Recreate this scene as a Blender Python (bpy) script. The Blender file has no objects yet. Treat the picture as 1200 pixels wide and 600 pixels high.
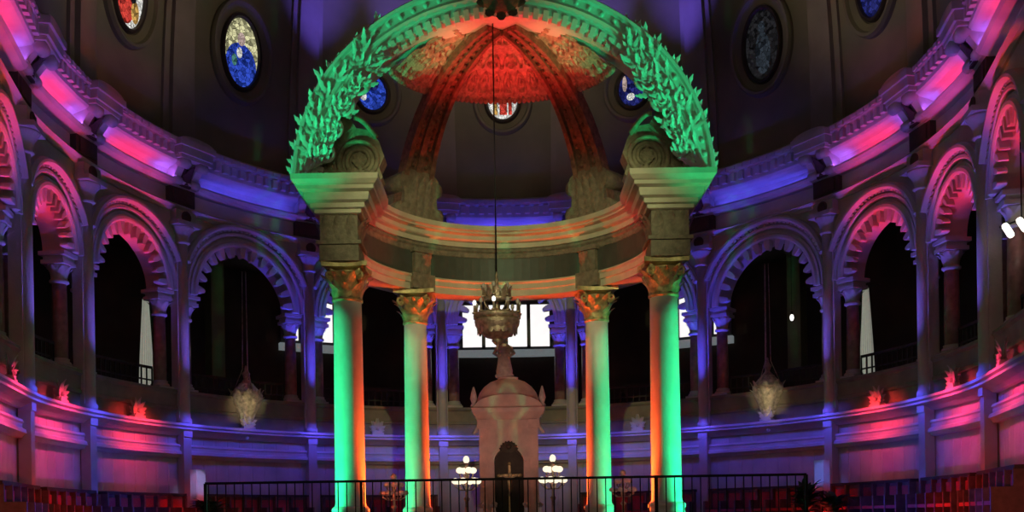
import bpy, math, random
from math import sin, cos, pi, radians, sqrt, atan2, tan
from mathutils import Matrix, Vector
random.seed(7)
SC = bpy.context.scene
COL = SC.collection
E = 1.7            # eye height; heights below are given above the eye and lifted by E
CY = 23.5          # centre of the rotunda
FY = 23.0          # line of the canopy's front columns

# ------------------------------------------------------------------ materials
def mat(name, base, rough=.6, metal=0., noise=0., scale=6., bump=0., bscale=30., emit=None, estr=0., vein=None):
    m = bpy.data.materials.new(name); m.use_nodes = True
    nt = m.node_tree; b = nt.nodes['Principled BSDF']
    b.inputs['Roughness'].default_value = rough; b.inputs['Metallic'].default_value = metal
    b.inputs['Base Color'].default_value = (*base, 1)
    tc = nt.nodes.new('ShaderNodeTexCoord')
    if noise:
        n = nt.nodes.new('ShaderNodeTexNoise'); n.inputs['Scale'].default_value = scale; n.inputs['Detail'].default_value = 6
        nt.links.new(tc.outputs['Object'], n.inputs['Vector'])
        r = nt.nodes.new('ShaderNodeValToRGB')
        r.color_ramp.elements[0].position = .3; r.color_ramp.elements[1].position = .72
        r.color_ramp.elements[0].color = (*[c * (1 - noise) for c in base], 1)
        r.color_ramp.elements[1].color = (*(vein or [min(1, c * (1 + noise * .6)) for c in base]), 1)
        nt.links.new(n.outputs['Fac'], r.inputs['Fac']); nt.links.new(r.outputs['Color'], b.inputs['Base Color'])
    if bump:
        n2 = nt.nodes.new('ShaderNodeTexNoise'); n2.inputs['Scale'].default_value = bscale; n2.inputs['Detail'].default_value = 4
        nt.links.new(tc.outputs['Object'], n2.inputs['Vector'])
        bp = nt.nodes.new('ShaderNodeBump'); bp.inputs['Strength'].default_value = bump; bp.inputs['Distance'].default_value = .03
        nt.links.new(n2.outputs['Fac'], bp.inputs['Height']); nt.links.new(bp.outputs['Normal'], b.inputs['Normal'])
    if emit:
        b.inputs['Emission Color'].default_value = (*emit, 1); b.inputs['Emission Strength'].default_value = estr
    return m

def glow(name, c, s):
    return mat(name, [x * .3 for x in c], .4, emit=c, estr=s)

def stained(name, base, s, scale=9., dark=.25):
    """backlit coloured glass, leaded in small cells"""
    m = bpy.data.materials.new(name); m.use_nodes = True
    nt = m.node_tree; b = nt.nodes['Principled BSDF']
    b.inputs['Roughness'].default_value = .25; b.inputs['Base Color'].default_value = (*[c * .1 for c in base], 1)
    tc = nt.nodes.new('ShaderNodeTexCoord')
    v = nt.nodes.new('ShaderNodeTexVoronoi'); v.inputs['Scale'].default_value = scale
    nt.links.new(tc.outputs['Object'], v.inputs['Vector'])
    v2 = nt.nodes.new('ShaderNodeTexVoronoi'); v2.feature = 'DISTANCE_TO_EDGE'; v2.inputs['Scale'].default_value = scale
    nt.links.new(tc.outputs['Object'], v2.inputs['Vector'])
    bw = nt.nodes.new('ShaderNodeRGBToBW'); nt.links.new(v.outputs['Color'], bw.inputs['Color'])
    r = nt.nodes.new('ShaderNodeValToRGB')
    r.color_ramp.elements[0].color = (*[c * dark for c in base], 1); r.color_ramp.elements[0].position = .2
    r.color_ramp.elements[1].color = (*[min(1, c * 1.15 + .02) for c in base], 1); r.color_ramp.elements[1].position = .7
    nt.links.new(bw.outputs['Val'], r.inputs['Fac'])
    e = nt.nodes.new('ShaderNodeMath'); e.operation = 'GREATER_THAN'; e.inputs[1].default_value = .035
    nt.links.new(v2.outputs['Distance'], e.inputs[0])
    mu = nt.nodes.new('ShaderNodeMath'); mu.operation = 'MULTIPLY'; mu.inputs[1].default_value = s
    nt.links.new(e.outputs['Value'], mu.inputs[0])
    nt.links.new(r.outputs['Color'], b.inputs['Emission Color']); nt.links.new(mu.outputs['Value'], b.inputs['Emission Strength'])
    return m

M = dict(
    plaster=mat('cream_plaster', (.56, .50, .45), .75, noise=.18, scale=1.5, bump=.25, bscale=14),
    wallpl=mat('wall_plaster', (.52, .46, .40), .75, noise=.22, scale=1.2, bump=.2, bscale=9),
    frieze=mat('frieze_plaster', (.66, .58, .52), .8, noise=.15, scale=1.0),
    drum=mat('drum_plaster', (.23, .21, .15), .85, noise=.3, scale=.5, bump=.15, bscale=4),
    drumrib=mat('drum_rib_plaster', (.30, .26, .23), .85, noise=.25, scale=.8),
    olive=mat('olive_parapet', (.30, .25, .17), .7, noise=.25, scale=2),
    marble=mat('white_marble', (.80, .77, .70), .45, noise=.10, scale=2.5, vein=(.84, .82, .76)),
    canopy=mat('canopy_stone', (.60, .55, .40), .55, noise=.15, scale=3, bump=.15, bscale=18),
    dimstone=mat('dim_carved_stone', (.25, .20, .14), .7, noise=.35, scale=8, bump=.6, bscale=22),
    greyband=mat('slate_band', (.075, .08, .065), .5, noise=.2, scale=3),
    ribstone=mat('carved_rib_stone', (.30, .15, .10), .7, noise=.45, scale=9, bump=.7, bscale=24),
    lattice=mat('carved_shell_plaster', (.60, .42, .32), .65, noise=.45, scale=9, bump=.8, bscale=26),
    scroll=mat('scroll_stone', (.36, .31, .20), .7, noise=.35, scale=8, bump=.6, bscale=22),
    gold=mat('aged_gilding', (.62, .50, .24), .42, metal=.45, noise=.5, scale=7, bump=.4, bscale=40),
    redmarble=mat('red_marble', (.42, .22, .21), .35, noise=.35, scale=5),
    darkwood=mat('dark_wood', (.045, .032, .025), .55, noise=.4, scale=5),
    stall=mat('stall_wood', (.16, .085, .07), .5, noise=.4, scale=6),
    cushion=mat('red_cushion', (.40, .05, .05), .85, noise=.2, scale=20),
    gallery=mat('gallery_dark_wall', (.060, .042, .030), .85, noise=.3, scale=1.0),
    gpier=mat('gallery_olive_pier', (.20, .18, .11), .8, noise=.2, scale=2),
    iron=mat('black_iron', (.012, .010, .010), .45, metal=.3),
    floor=mat('stone_floor', (.16, .13, .11), .5, noise=.3, scale=2),
    altar=mat('pink_altar_stone', (.58, .42, .36), .55, noise=.2, scale=4, bump=.25, bscale=20),
    niche=mat('dark_niche', (.05, .045, .03), .7, noise=.3, scale=5),
    statue=mat('grey_statue_stone', (.55, .52, .46), .7, noise=.3, scale=9),
    bronze=mat('pinkish_bronze', (.50, .36, .26), .35, metal=.6, noise=.5, scale=11, bump=.4, bscale=40),
    cream=mat('cream_gilt', (.66, .58, .36), .5, metal=.25, noise=.55, scale=9, bump=.6, bscale=30),
    white=mat('white_panel', (.78, .76, .80), .5, noise=.05, scale=10),
    curtain=mat('white_curtain', (.72, .72, .62), .9, noise=.1, scale=8, emit=(.60, .62, .52), estr=.26),  # emission stands in for window light on the cloth
    leaf=mat('dark_green_leaf', (.04, .075, .03), .6, noise=.4, scale=12),
    pot=mat('clay_pot', (.14, .07, .045), .7, noise=.2, scale=6),
    frame=mat('dark_window_frame', (.10, .10, .11), .5, noise=.1, scale=5),
    sill=mat('pale_sill', (.60, .62, .62), .6, noise=.1, scale=5, emit=(.5, .58, .6), estr=.22),  # faint emission in the material brightens the sill
    day=glow('daylight_pane', (1., .97, .96), 1.0),
    bulb=glow('warm_bulb', (1., .87, .62), 1.25),
    bulb2=glow('white_bulb', (1., .96, .90), 1.6),
    tube=glow('tube_lamp', (1., .95, .80), 2.2),
    dimglobe=mat('unlit_globe', (.50, .42, .38), .3, noise=.2, scale=8),
    cornhole=mat('dark_red_brown_carving', (.10, .055, .05), .8, noise=.2, scale=6),  # one even dark red-brown for rosettes, frieze blocks and carved drops
)

# ------------------------------------------------------------------ mesh builder
class MB:
    def __init__(s): s.v = []; s.f = []; s.m = []; s.sm = []
    def add(s, vs, fs, T=None, mi=0, smooth=False):
        o = len(s.v)
        if T is not None: vs = [T @ Vector(p) for p in vs]
        s.v += [tuple(p) for p in vs]; s.f += [tuple(i + o for i in f) for f in fs]
        s.m += [mi] * len(fs); s.sm += [smooth] * len(fs)
        return s
    def box(s, x0, x1, y0, y1, z0, z1, T=None, mi=0):
        v = [(x, y, z) for x in (x0, x1) for y in (y0, y1) for z in (z0, z1)]
        return s.add(v, [(0, 1, 3, 2), (4, 6, 7, 5), (0, 4, 5, 1), (2, 3, 7, 6), (0, 2, 6, 4), (1, 5, 7, 3)], T, mi)
    def frust(s, a, z0, b, z1, T=None, mi=0):
        """square frustum: half sizes a at z0, b at z1 (each a pair)"""
        v = [(sx * a[0], sy * a[1], z0) for sx, sy in ((-1, -1), (1, -1), (1, 1), (-1, 1))] + [(sx * b[0], sy * b[1], z1) for sx, sy in ((-1, -1), (1, -1), (1, 1), (-1, 1))]
        return s.add(v, [(3, 2, 1, 0), (4, 5, 6, 7), (0, 1, 5, 4), (1, 2, 6, 5), (2, 3, 7, 6), (3, 0, 4, 7)], T, mi)
    def lathe(s, prof, n=24, T=None, mi=0, smooth=True, sy=1., a0=0., a1=2 * pi, fl=None):
        full = abs(a1 - a0 - 2 * pi) < 1e-6
        k = n if full else n + 1
        v = []
        for r, z in prof:
            for i in range(k):
                a = a0 + (a1 - a0) * i / n
                q = r * (fl(a, z) if fl else 1)
                v.append((q * cos(a), q * sin(a) * sy, z))
        f = []
        for j in range(len(prof) - 1):
            for i in range(n):
                i2 = (i + 1) % k
                f.append((j * k + i, j * k + i2, (j + 1) * k + i2, (j + 1) * k + i))
        if full:
            if prof[0][0] > 1e-5: f.append(tuple(range(k - 1, -1, -1)))
            if prof[-1][0] > 1e-5: f.append(tuple((len(prof) - 1) * k + i for i in range(k)))
        return s.add(v, f, T, mi, smooth)
    def tube(s, pts, r, n=8, T=None, mi=0, smooth=True):
        pts = [Vector(p) for p in pts]; rs = r if isinstance(r, (list, tuple)) else [r] * len(pts)
        v = []; up = None
        for i, p in enumerate(pts):
            d = (pts[min(i + 1, len(pts) - 1)] - pts[max(i - 1, 0)]).normalized()
            if up is None: up = Vector((0, 0, 1)) if abs(d.z) < .9 else Vector((0, 1, 0))
            x = d.cross(up).normalized(); y = x.cross(d).normalized(); up = y
            for k in range(n):
                a = 2 * pi * k / n
                v.append(p + (x * cos(a) + y * sin(a)) * rs[i])
        f = []
        for i in range(len(pts) - 1):
            for k in range(n):
                k2 = (k + 1) % n
                f.append((i * n + k, i * n + k2, (i + 1) * n + k2, (i + 1) * n + k))
        f.append(tuple(range(n - 1, -1, -1))); f.append(tuple((len(pts) - 1) * n + k for k in range(n)))
        return s.add(v, f, T, mi, smooth)
    def ball(s, c, r, T=None, mi=0, n=10, sz=1.):
        prof = [(r * sin(pi * i / 6), c[2] - r * sz * cos(pi * i / 6)) for i in range(7)]
        prof[0] = (0, prof[0][1]); prof[-1] = (0, prof[-1][1])
        TT = Matrix.Translation((c[0], c[1], 0))
        return s.lathe(prof, n, (T @ TT) if T is not None else TT, mi)
    def leaf(s, T, L, W, curl=.5, n=6, serr=0., mi=0):
        """a curved pointed leaf: width along x, grows along z and curls out along y"""
        v = []; f = []
        for i in range(n + 1):
            t = i / n
            y = curl * L * t ** 2.2; z = L * (t - .28 * curl * t ** 3)
            w = W * .5 * max(.03, sin(pi * (.18 + .80 * t)) ** .8) * (1 + serr * (1 if i % 2 else -1))
            v += [(-w, y - .12 * w, z), (0, y + .10 * W, z), (w, y - .12 * w, z)]
        for i in range(n):
            a = i * 3
            f += [(a, a + 1, a + 4, a + 3), (a + 1, a + 2, a + 5, a + 4)]
        return s.add(v, f, T, mi, True)
    def sweep(s, prof, frames, closed=True, caps=True, mi=0, smooth=False):
        """prof: list of (a,b); frames: functions (a,b)->point"""
        n = len(prof); v = []; f = []
        for fr in frames: v += [fr(a, b) for a, b in prof]
        m = n if closed else n - 1
        for i in range(len(frames) - 1):
            for k in range(m):
                k2 = (k + 1) % n
                f.append((i * n + k, i * n + k2, (i + 1) * n + k2, (i + 1) * n + k))
        if closed and caps:
            f.append(tuple(range(n - 1, -1, -1))); f.append(tuple((len(frames) - 1) * n + k for k in range(n)))
        return s.add(v, f, None, mi, smooth)
    def build(s, name, m, parent=None, world=False):
        me = bpy.data.meshes.new(name)
        vs = s.v
        if world and parent is not None:
            inv = parent_matrix(parent).inverted(); vs = [tuple(inv @ Vector(p)) for p in vs]
        me.from_pydata(vs, [], s.f); me.update()
        for mm in (m if isinstance(m, (list, tuple)) else [m]): me.materials.append(mm)
        me.polygons.foreach_set('material_index', s.m); me.polygons.foreach_set('use_smooth', s.sm)
        o = bpy.data.objects.new(name, me); COL.objects.link(o)
        if parent is not None: o.parent = parent
        return o

def parent_matrix(o):
    m = o.matrix_basis.copy()
    while o.parent is not None:
        o = o.parent; m = o.matrix_basis @ m
    return m
def tag(o, label=None, cat=None, group=None, kind=None):
    for k, v in (('label', label), ('category', cat), ('group', group), ('kind', kind)):
        if v: o[k] = v
    return o
def thing(name, label, cat, loc=(0, 0, 0), rz=0., group=None, kind=None):
    o = bpy.data.objects.new(name, None); COL.objects.link(o); o.empty_display_size = .2
    o.location = loc; o.rotation_euler = (0, 0, rz)
    return tag(o, label, cat, group, kind)
def kids(o): return [c for c in bpy.data.objects if c.parent == o]
def copy_tree(o, parent=None):
    ch = kids(o)
    c = o.copy(); COL.objects.link(c); c.parent = parent
    for k in ch: copy_tree(k, c)
    return c
def place(o, loc, rz=0.): o.location = loc; o.rotation_euler = (0, 0, rz); return o
def Tm(x=0, y=0, z=0): return Matrix.Translation((x, y, z))
def Rz(a): return Matrix.Rotation(a, 4, 'Z')
def Rx(a): return Matrix.Rotation(a, 4, 'X')
def Ry(a): return Matrix.Rotation(a, 4, 'Y')

# ------------------------------------------------------------------ plan of the rotunda
def RR(t):
    r = 10.62 + .7 * max(0., cos(t)) ** 1.2
    d = abs(math.degrees(t)) - 104
    return r + (.0018 * d * d if d > 0 else 0)
def ring(t, dr, z): return Vector(((RR(t) + dr) * sin(t), CY + (RR(t) + dr) * cos(t), z + E))
PIER = [11.4, 35., 59.2, 80.7, 99.3, 119.]
def pier(k):       # k = +-1..6
    return radians(PIER[abs(k) - 1]) * (1 if k > 0 else -1)
def bay(k):        # centre and half angle
    if k == 0: return 0., radians(11.4)
    a = radians((PIER[abs(k) - 1] + PIER[abs(k)]) / 2) * (1 if k > 0 else -1)
    return a, radians((PIER[abs(k)] - PIER[abs(k) - 1]) / 2)
BAYS = list(range(-5, 6))
ORD = ['', 'first', 'second', 'third', 'fourth', 'fifth', 'sixth']
def side(k): return 'left' if k < 0 else 'right'
def rsweep(mb, prof, t0, t1, n=None, closed=True, mod=None, smooth=False):
    n = n or max(2, int(abs(t1 - t0) / radians(1.1)))
    fr = []
    for i in range(n + 1):
        t = t0 + (t1 - t0) * i / n
        fr.append((lambda t: (lambda a, b: ring(t, a + (mod(t, b) if mod else 0), b)))(t))
    return mb.sweep(prof, fr, closed=closed, smooth=smooth)
def rbox(mb, t, u0, u1, dr0, dr1, z0, z1, n=1):
    R = RR(t)
    return rsweep(mb, [(dr0, z0), (dr1, z0), (dr1, z1), (dr0, z1)], t + u0 / R, t + u1 / R, n)
def rzat(t): return -t          # local +y points outward, +x along the wall
TH = radians(130)

# ------------------------------------------------------------------ setting: floors, walls, drum
f = MB(); f.lathe([(0, -.2), (40, -.2), (40, 0.), (0, 0.)], 48, Tm(0, CY, 0), smooth=False)
tag(f.build('floor', M['floor']), 'dark stone floor of the church', 'floor', kind='structure')
p = MB(); p.add([(-9.5, 18.2, 0), (9.5, 18.2, 0), (9.5, 18.2, E - .3), (-9.5, 18.2, E - .3), (-9.5, CY, 0), (9.5, CY, 0), (9.5, CY, E - .3), (-9.5, CY, E - .3)], [(0, 1, 2, 3), (3, 2, 6, 7), (0, 3, 7, 4), (1, 5, 6, 2)])
fr = [(lambda t: (lambda a, b: Vector((0, CY, b)) + Vector((sin(t), cos(t), 0)) * a))(radians(-100 + 5 * i)) for i in range(41)]
p.sweep([(0.01, 0.), (10.5, 0.), (10.5, E - .3), (0.01, E - .3)], fr)
tag(p.build('floor_chancel', M['floor']), 'raised stone chancel floor under the canopy', 'floor', kind='structure')

def planks(t, z):
    return .018 if (z < 1.9 and (t * RR(t) / .42) % 1. < .10) else 0.
for nm, a, b, lab in (('wall_left', -TH, radians(-35), 'panelled left wall of the rotunda washed red and violet'),
                      ('wall_back', radians(-35), radians(35), 'panelled back wall of the rotunda washed deep blue'),
                      ('wall_right', radians(35), TH, 'panelled right wall of the rotunda washed red and violet')):
    w = MB()
    prof = [(.12, -1.7), (.6, -1.7), (.6, 3.78), (.22, 3.78), (.22, 3.66), (.16, 3.60), (.16, 2.82), (.10, 2.80), (.10, 2.72)]
    lower = [(.10, 2.2), (.10, 1.9), (.10, .8)]
    n = int((b - a) / .0035)
    rsweep(w, [(.6, -1.7), (.6, 3.7), (.2, 3.7), (.16, 3.6), (.16, 2.84), (.10, 2.80), (.10, 1.88), (.10, 1.87), (.10, -1.7)], a, b, n, mod=planks)
    tag(w.build(nm, M['wallpl']), lab, 'wall', kind='structure')
# parapet of the gallery (olive) behind the lit ledge
for i, (a, b, lab) in enumerate(((-TH, radians(-35), 'olive gallery parapet along the left wall'), (radians(-35), radians(35), 'olive gallery parapet along the back wall'), (radians(35), TH, 'olive gallery parapet along the right wall'))):
    w = MB()
    rsweep(w, [(.04, 2.86), (.15, 2.86), (.15, 3.86), (-.02, 3.86), (-.04, 3.78), (.02, 3.72), (.02, 3.38), (-.01, 3.36), (-.01, 3.28), (.04, 3.26)], a, b)
    tag(w.build('trim_%d' % (i + 1), M['olive']), lab, 'parapet', kind='structure')
# lit ledge with its mouldings
for i, (a, b, lab) in enumerate(((-TH, radians(-35), 'moulded ledge of the left wall lit red and blue'), (radians(-35), radians(35), 'moulded ledge of the back wall lit blue'), (radians(35), TH, 'moulded ledge of the right wall lit red and blue'))):
    w = MB()
    rsweep(w, [(.11, 2.55), (.11, 2.87), (-.34, 2.87), (-.36, 2.80), (-.30, 2.76), (-.30, 2.71), (-.2, 2.66), (-.12, 2.62), (-.02, 2.55)], a, b)
    rsweep(w, [(.11, 1.90), (.11, 2.30), (-.03, 2.30), (-.06, 2.24), (-.03, 2.2), (-.03, 2.12), (-.10, 2.08), (-.12, 2.0), (-.06, 1.96), (-.02, 1.90)], a, b)
    tag(w.build('trim_%d' % (i + 4), M['plaster']), lab, 'ledge', kind='structure')
# entablature: lower moulding, plain frieze, cove, corona with dentils
for i, (a, b, lab) in enumerate(((-TH, radians(-35), 'left cornice of the rotunda washed pink and violet'), (radians(-35), radians(35), 'back cornice of the rotunda lit blue'), (radians(35), TH, 'right cornice of the rotunda washed pink and violet'))):
    w = MB()
    rsweep(w, [(.5, 8.96), (.5, 9.18), (.0, 9.18), (-.16, 9.16), (-.22, 9.10), (-.12, 9.04), (-.06, 8.96)], a, b)
    rsweep(w, [(.5, 9.64), (.5, 10.92), (-.52, 10.92), (-.60, 10.86), (-.60, 10.68), (-.48, 10.64), (-.48, 10.28), (-.42, 10.24), (-.28, 10.20), (-.14, 10.17),
               (-.02, 10.12), (.02, 9.90), (-.30, 9.84), (-.34, 9.78), (-.28, 9.70), (-.08, 9.64)], a, b)
    nd = int((b - a) * 10.5 / .30)
    for k in range(nd):
        t = a + (b - a) * (k + .5) / nd
        rbox(w, t, -.085, .085, -.60, -.47, 10.38, 10.62)
        rbox(w, t, -.10, .10, -.64, -.52, 10.72, 10.82)
    tag(w.build('trim_%d' % (i + 7), M['plaster']), lab, 'cornice', kind='structure')
    w = MB()
    rsweep(w, [(.5, 9.16), (.5, 9.68), (.06, 9.68), (.06, 9.16)], a, b)
    tag(w.build('trim_%d' % (i + 10), M['frieze']), lab.split(' cornice')[0] + ' plain brown frieze band below the cornice', 'frieze', kind='structure')
# drum above the cornice
def drum_dr(z): return .05 - .012 * max(0, z - 11.2) ** 2
def drum_pt(t, z, off=0.):
    return ring(t, drum_dr(z) + off, z)
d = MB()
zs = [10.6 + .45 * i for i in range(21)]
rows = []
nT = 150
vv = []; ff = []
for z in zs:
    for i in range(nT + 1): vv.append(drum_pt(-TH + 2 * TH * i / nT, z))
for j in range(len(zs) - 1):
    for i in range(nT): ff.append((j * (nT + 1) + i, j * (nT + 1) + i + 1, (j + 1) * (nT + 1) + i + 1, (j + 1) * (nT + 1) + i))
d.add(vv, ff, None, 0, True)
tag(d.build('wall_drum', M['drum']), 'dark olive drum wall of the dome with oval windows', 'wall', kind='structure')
# gallery behind the arcade
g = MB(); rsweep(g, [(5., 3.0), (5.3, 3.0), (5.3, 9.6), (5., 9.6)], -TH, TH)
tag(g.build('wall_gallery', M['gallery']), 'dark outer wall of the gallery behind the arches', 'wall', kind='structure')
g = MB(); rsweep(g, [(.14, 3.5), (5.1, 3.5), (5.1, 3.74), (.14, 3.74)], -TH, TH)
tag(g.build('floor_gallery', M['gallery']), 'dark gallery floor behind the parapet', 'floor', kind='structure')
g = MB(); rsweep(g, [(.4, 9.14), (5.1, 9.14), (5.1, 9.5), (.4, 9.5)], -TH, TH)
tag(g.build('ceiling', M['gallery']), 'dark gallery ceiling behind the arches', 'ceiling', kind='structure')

# ------------------------------------------------------------------ arcade arches
IMP = 6.70
COLOR = {0: 'blue', 1: 'blue', 2: 'violet-blue', 3: 'red and violet', 4: 'red and violet', 5: 'red and pink'}
def where(k): return 'directly behind the canopy' if k == 0 else '%s to the %s of the altar axis' % (ORD[abs(k)], side(k))
for k in BAYS:
    t, h = bay(k); R = RR(t); W = R * h; w = W - .58
    root = thing('gallery_arch', '%s lit cusped gallery arch %s' % (COLOR[abs(k)], where(k)), 'arch', ring(t, 0, IMP), 0, 'cusped arches of the gallery', 'thing')
    def Q(u, z, dr): return ring(t + u / R, dr, z)
    N = 40
    # spandrel wall with its soffit
    s = MB(); inn = []; out = []
    for i in range(N + 1):
        a = pi * i / N
        iu, iz = w * cos(a), IMP + w * sin(a)
        m = min((W / abs(cos(a))) if abs(cos(a)) > 1e-6 else 1e9, ((8.98 - IMP) / sin(a)) if sin(a) > 1e-6 else 1e9)
        inn.append((iu, iz)); out.append((m * cos(a), IMP + m * sin(a)))
    # make sure the corners are kept
    for sgn in (1, -1):
        ac = atan2(8.98 - IMP, W); ac = ac if sgn == 1 else pi - ac
        j = min(range(N + 1), key=lambda q: abs(pi * q / N - ac)); out[j] = (sgn * W, 8.98)
    V = []; F = []
    for (iu, iz), (ou, oz) in zip(inn, out): V += [Q(iu, iz, 0), Q(ou, oz, 0), Q(iu, iz, .75), Q(ou, oz, .75)]
    for i in range(N):
        a = i * 4
        F += [(a, a + 1, a + 5, a + 4), (a, a + 4, a + 6, a + 2), (a + 2, a + 6, a + 7, a + 3)]
    s.add(V, F); s.build('spandrel', M['plaster'], root, True)
    # archivolt mouldings
    def arcs(mb, prof, a0=0., a1=pi, n=40):
        fr = [(lambda a: (lambda r, dr: Q((w + r) * cos(a), IMP + (w + r) * sin(a), dr)))(a0 + (a1 - a0) * i / n) for i in range(n + 1)]
        mb.sweep(prof, fr)
    s = MB(); arcs(s, [(.0, .02), (.0, -.10), (.05, -.14), (.12, -.14), (.16, -.08), (.24, -.08), (.24, .02)])
    arcs(s, [(.30, .02), (.30, -.06), (.34, -.12), (.40, -.12), (.44, -.06), (.44, .02)])
    s.build('archivolt', M['plaster'], root, True)
    s = MB()
    amax = pi / 2 - math.acos(min(1, (W - .12) / (w + .66))) if W - .12 < w + .66 else pi / 2
    lim = math.acos(min(1., (W - .10) / (w + .66)))
    arcs(s, [(.50, .02), (.50, -.12), (.56, -.24), (.62, -.24), (.68, -.16), (.68, .02)], lim, pi - lim)
    nd = int((pi - 2 * lim) * (w + .6) / .16)
    for q in range(nd):
        a = lim + (pi - 2 * lim) * (q + .5) / nd
        fr = [(lambda a2: (lambda r, dr: Q((w + r) * cos(a2), IMP + (w + r) * sin(a2), dr)))(a + e) for e in (-.022, .022)]
        s.sweep([(.45, .0), (.45, -.13), (.51, -.13), (.51, .0)], fr)
    s.build('hood_moulding', M['plaster'], root, True)
    # cusps along the inner edge
    s = MB(); nc = 13
    for q in range(nc):
        a = pi * (q + .5) / nc; da = pi / nc * .24
        for dr0, dr1 in ((-.08, .16),):
            fr = [(lambda a2, kk: (lambda r, dr: Q((w - r * kk) * cos(a2), IMP + (w - r * kk) * sin(a2), dr)))(a + e, kk)
                  for e, kk in ((-da, .55), (-da * .6, .92), (0, 1.), (da * .6, .92), (da, .55))]
            s.sweep([(-.04, dr0), (.32, dr0 + .02), (.32, dr1 - .02), (-.04, dr1)], fr)
    s.build('cusp_fringe', M['plaster'], root, True)

# ------------------------------------------------------------------ pilasters, columns and cornice brackets at the piers
def make_pilaster():
    root = thing('wall_pilaster', 'x', 'pilaster', kind='thing')
    s = MB(); s.lathe([(.20, 2.86), (.20, 3.0), (.16, 3.06), (.155, 5.6), (.145, 8.1)], 16, smooth=True)
    s.box(-.19, .19, .02, .30, 2.86, 8.98); s.build('shaft', M['plaster'], root)
    s = MB(); s.lathe([(.17, 8.05), (.23, 8.09), (.17, 8.14), (.19, 8.3), (.30, 8.46), (.34, 8.50), (.34, 8.54)], 16)
    for i in range(7):
        a = pi + pi * i / 6
        s.leaf(Tm(.17 * cos(a), .17 * sin(a), 8.12) @ Rz(a - pi / 2), .42, .16, .4)
    s.build('capital', M['plaster'], root)
    s = MB(); s.box(-.42, .42, -.34, .3, 8.54, 8.66); s.box(-.36, .36, -.18, .3, 8.66, 8.98)
    s.build('impost_block', M['plaster'], root)
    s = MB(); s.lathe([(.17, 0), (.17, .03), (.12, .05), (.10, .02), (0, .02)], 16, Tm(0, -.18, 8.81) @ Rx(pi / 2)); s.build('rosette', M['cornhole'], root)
    s = MB(); s.box(-.14, .14, -.10, .16, -1.7, 2.58)
    s.box(-.16, .16, -.13, .14, 2.50, 2.70)
    s.build('lower_strip', M['wallpl'], root)
    return root
proto = make_pilaster()
for k in [-5, -4, -3, -2, -1, 1, 2, 3, 4, 5]:
    o = proto if k == -5 else copy_tree(proto)
    t = pier(k); b = ring(t, -.10, 0); place(o, b, rzat(t))
    c = 'blue' if abs(k) < 3 else ('violet' if abs(k) == 3 else 'lilac')
    tag(o, '%s lit slender wall pilaster, %s to the %s of the altar axis' % (c, ORD[abs(k)], side(k)), 'pilaster', 'pilasters between the gallery arches')

def make_gcol():
    root = thing('gallery_column', 'x', 'column', kind='thing')
    s = MB(); s.lathe([(.185, 4.10), (.19, 4.7), (.17, 5.98)], 20); s.build('shaft', M['redmarble'], root)
    s = MB(); s.box(-.27, .27, -.27, .27, 3.84, 3.94); s.lathe([(.26, 3.94), (.27, 3.98), (.25, 4.02), (.21, 4.05), (.22, 4.10), (.18, 4.12)], 20); s.build('base', M['plaster'], root)
    s = MB(); s.lathe([(.17, 5.94), (.23, 5.98), (.23, 6.03), (.18, 6.06), (.20, 6.2), (.27, 6.36), (.27, 6.40)], 20)
    for i in range(8):
        a = 2 * pi * i / 8
        s.leaf(Tm(.18 * cos(a), .18 * sin(a), 6.06) @ Rz(a - pi / 2), .34, .17, .42)
    s.build('capital', M['plaster'], root)
    s = MB(); s.box(-.30, .30, -.30, .30, 6.40, 6.50); s.box(-.26, .26, -.26, .26, 6.50, 6.60); s.box(-.34, .34, -.34, .34, 6.60, 6.70); s.build('abacus', M['plaster'], root)
    return root
proto = make_gcol(); first = True
for k in [-5, -4, -3, -2, -1, 1, 2, 3, 4, 5]:
    for sgn in (-1, 1):
        o = proto if first else copy_tree(proto); first = False
        t = pier(k); t2 = t + sgn * .46 / RR(t)
        place(o, ring(t2, .40, 0), rzat(t2))
        inner = (sgn > 0) == (k < 0)
        tag(o, 'reddish gallery column on the %s side of the %s %s pilaster' % ('canopy' if inner else 'nave', ORD[abs(k)], side(k)), 'column', 'gallery columns under the cusped arches')

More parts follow.
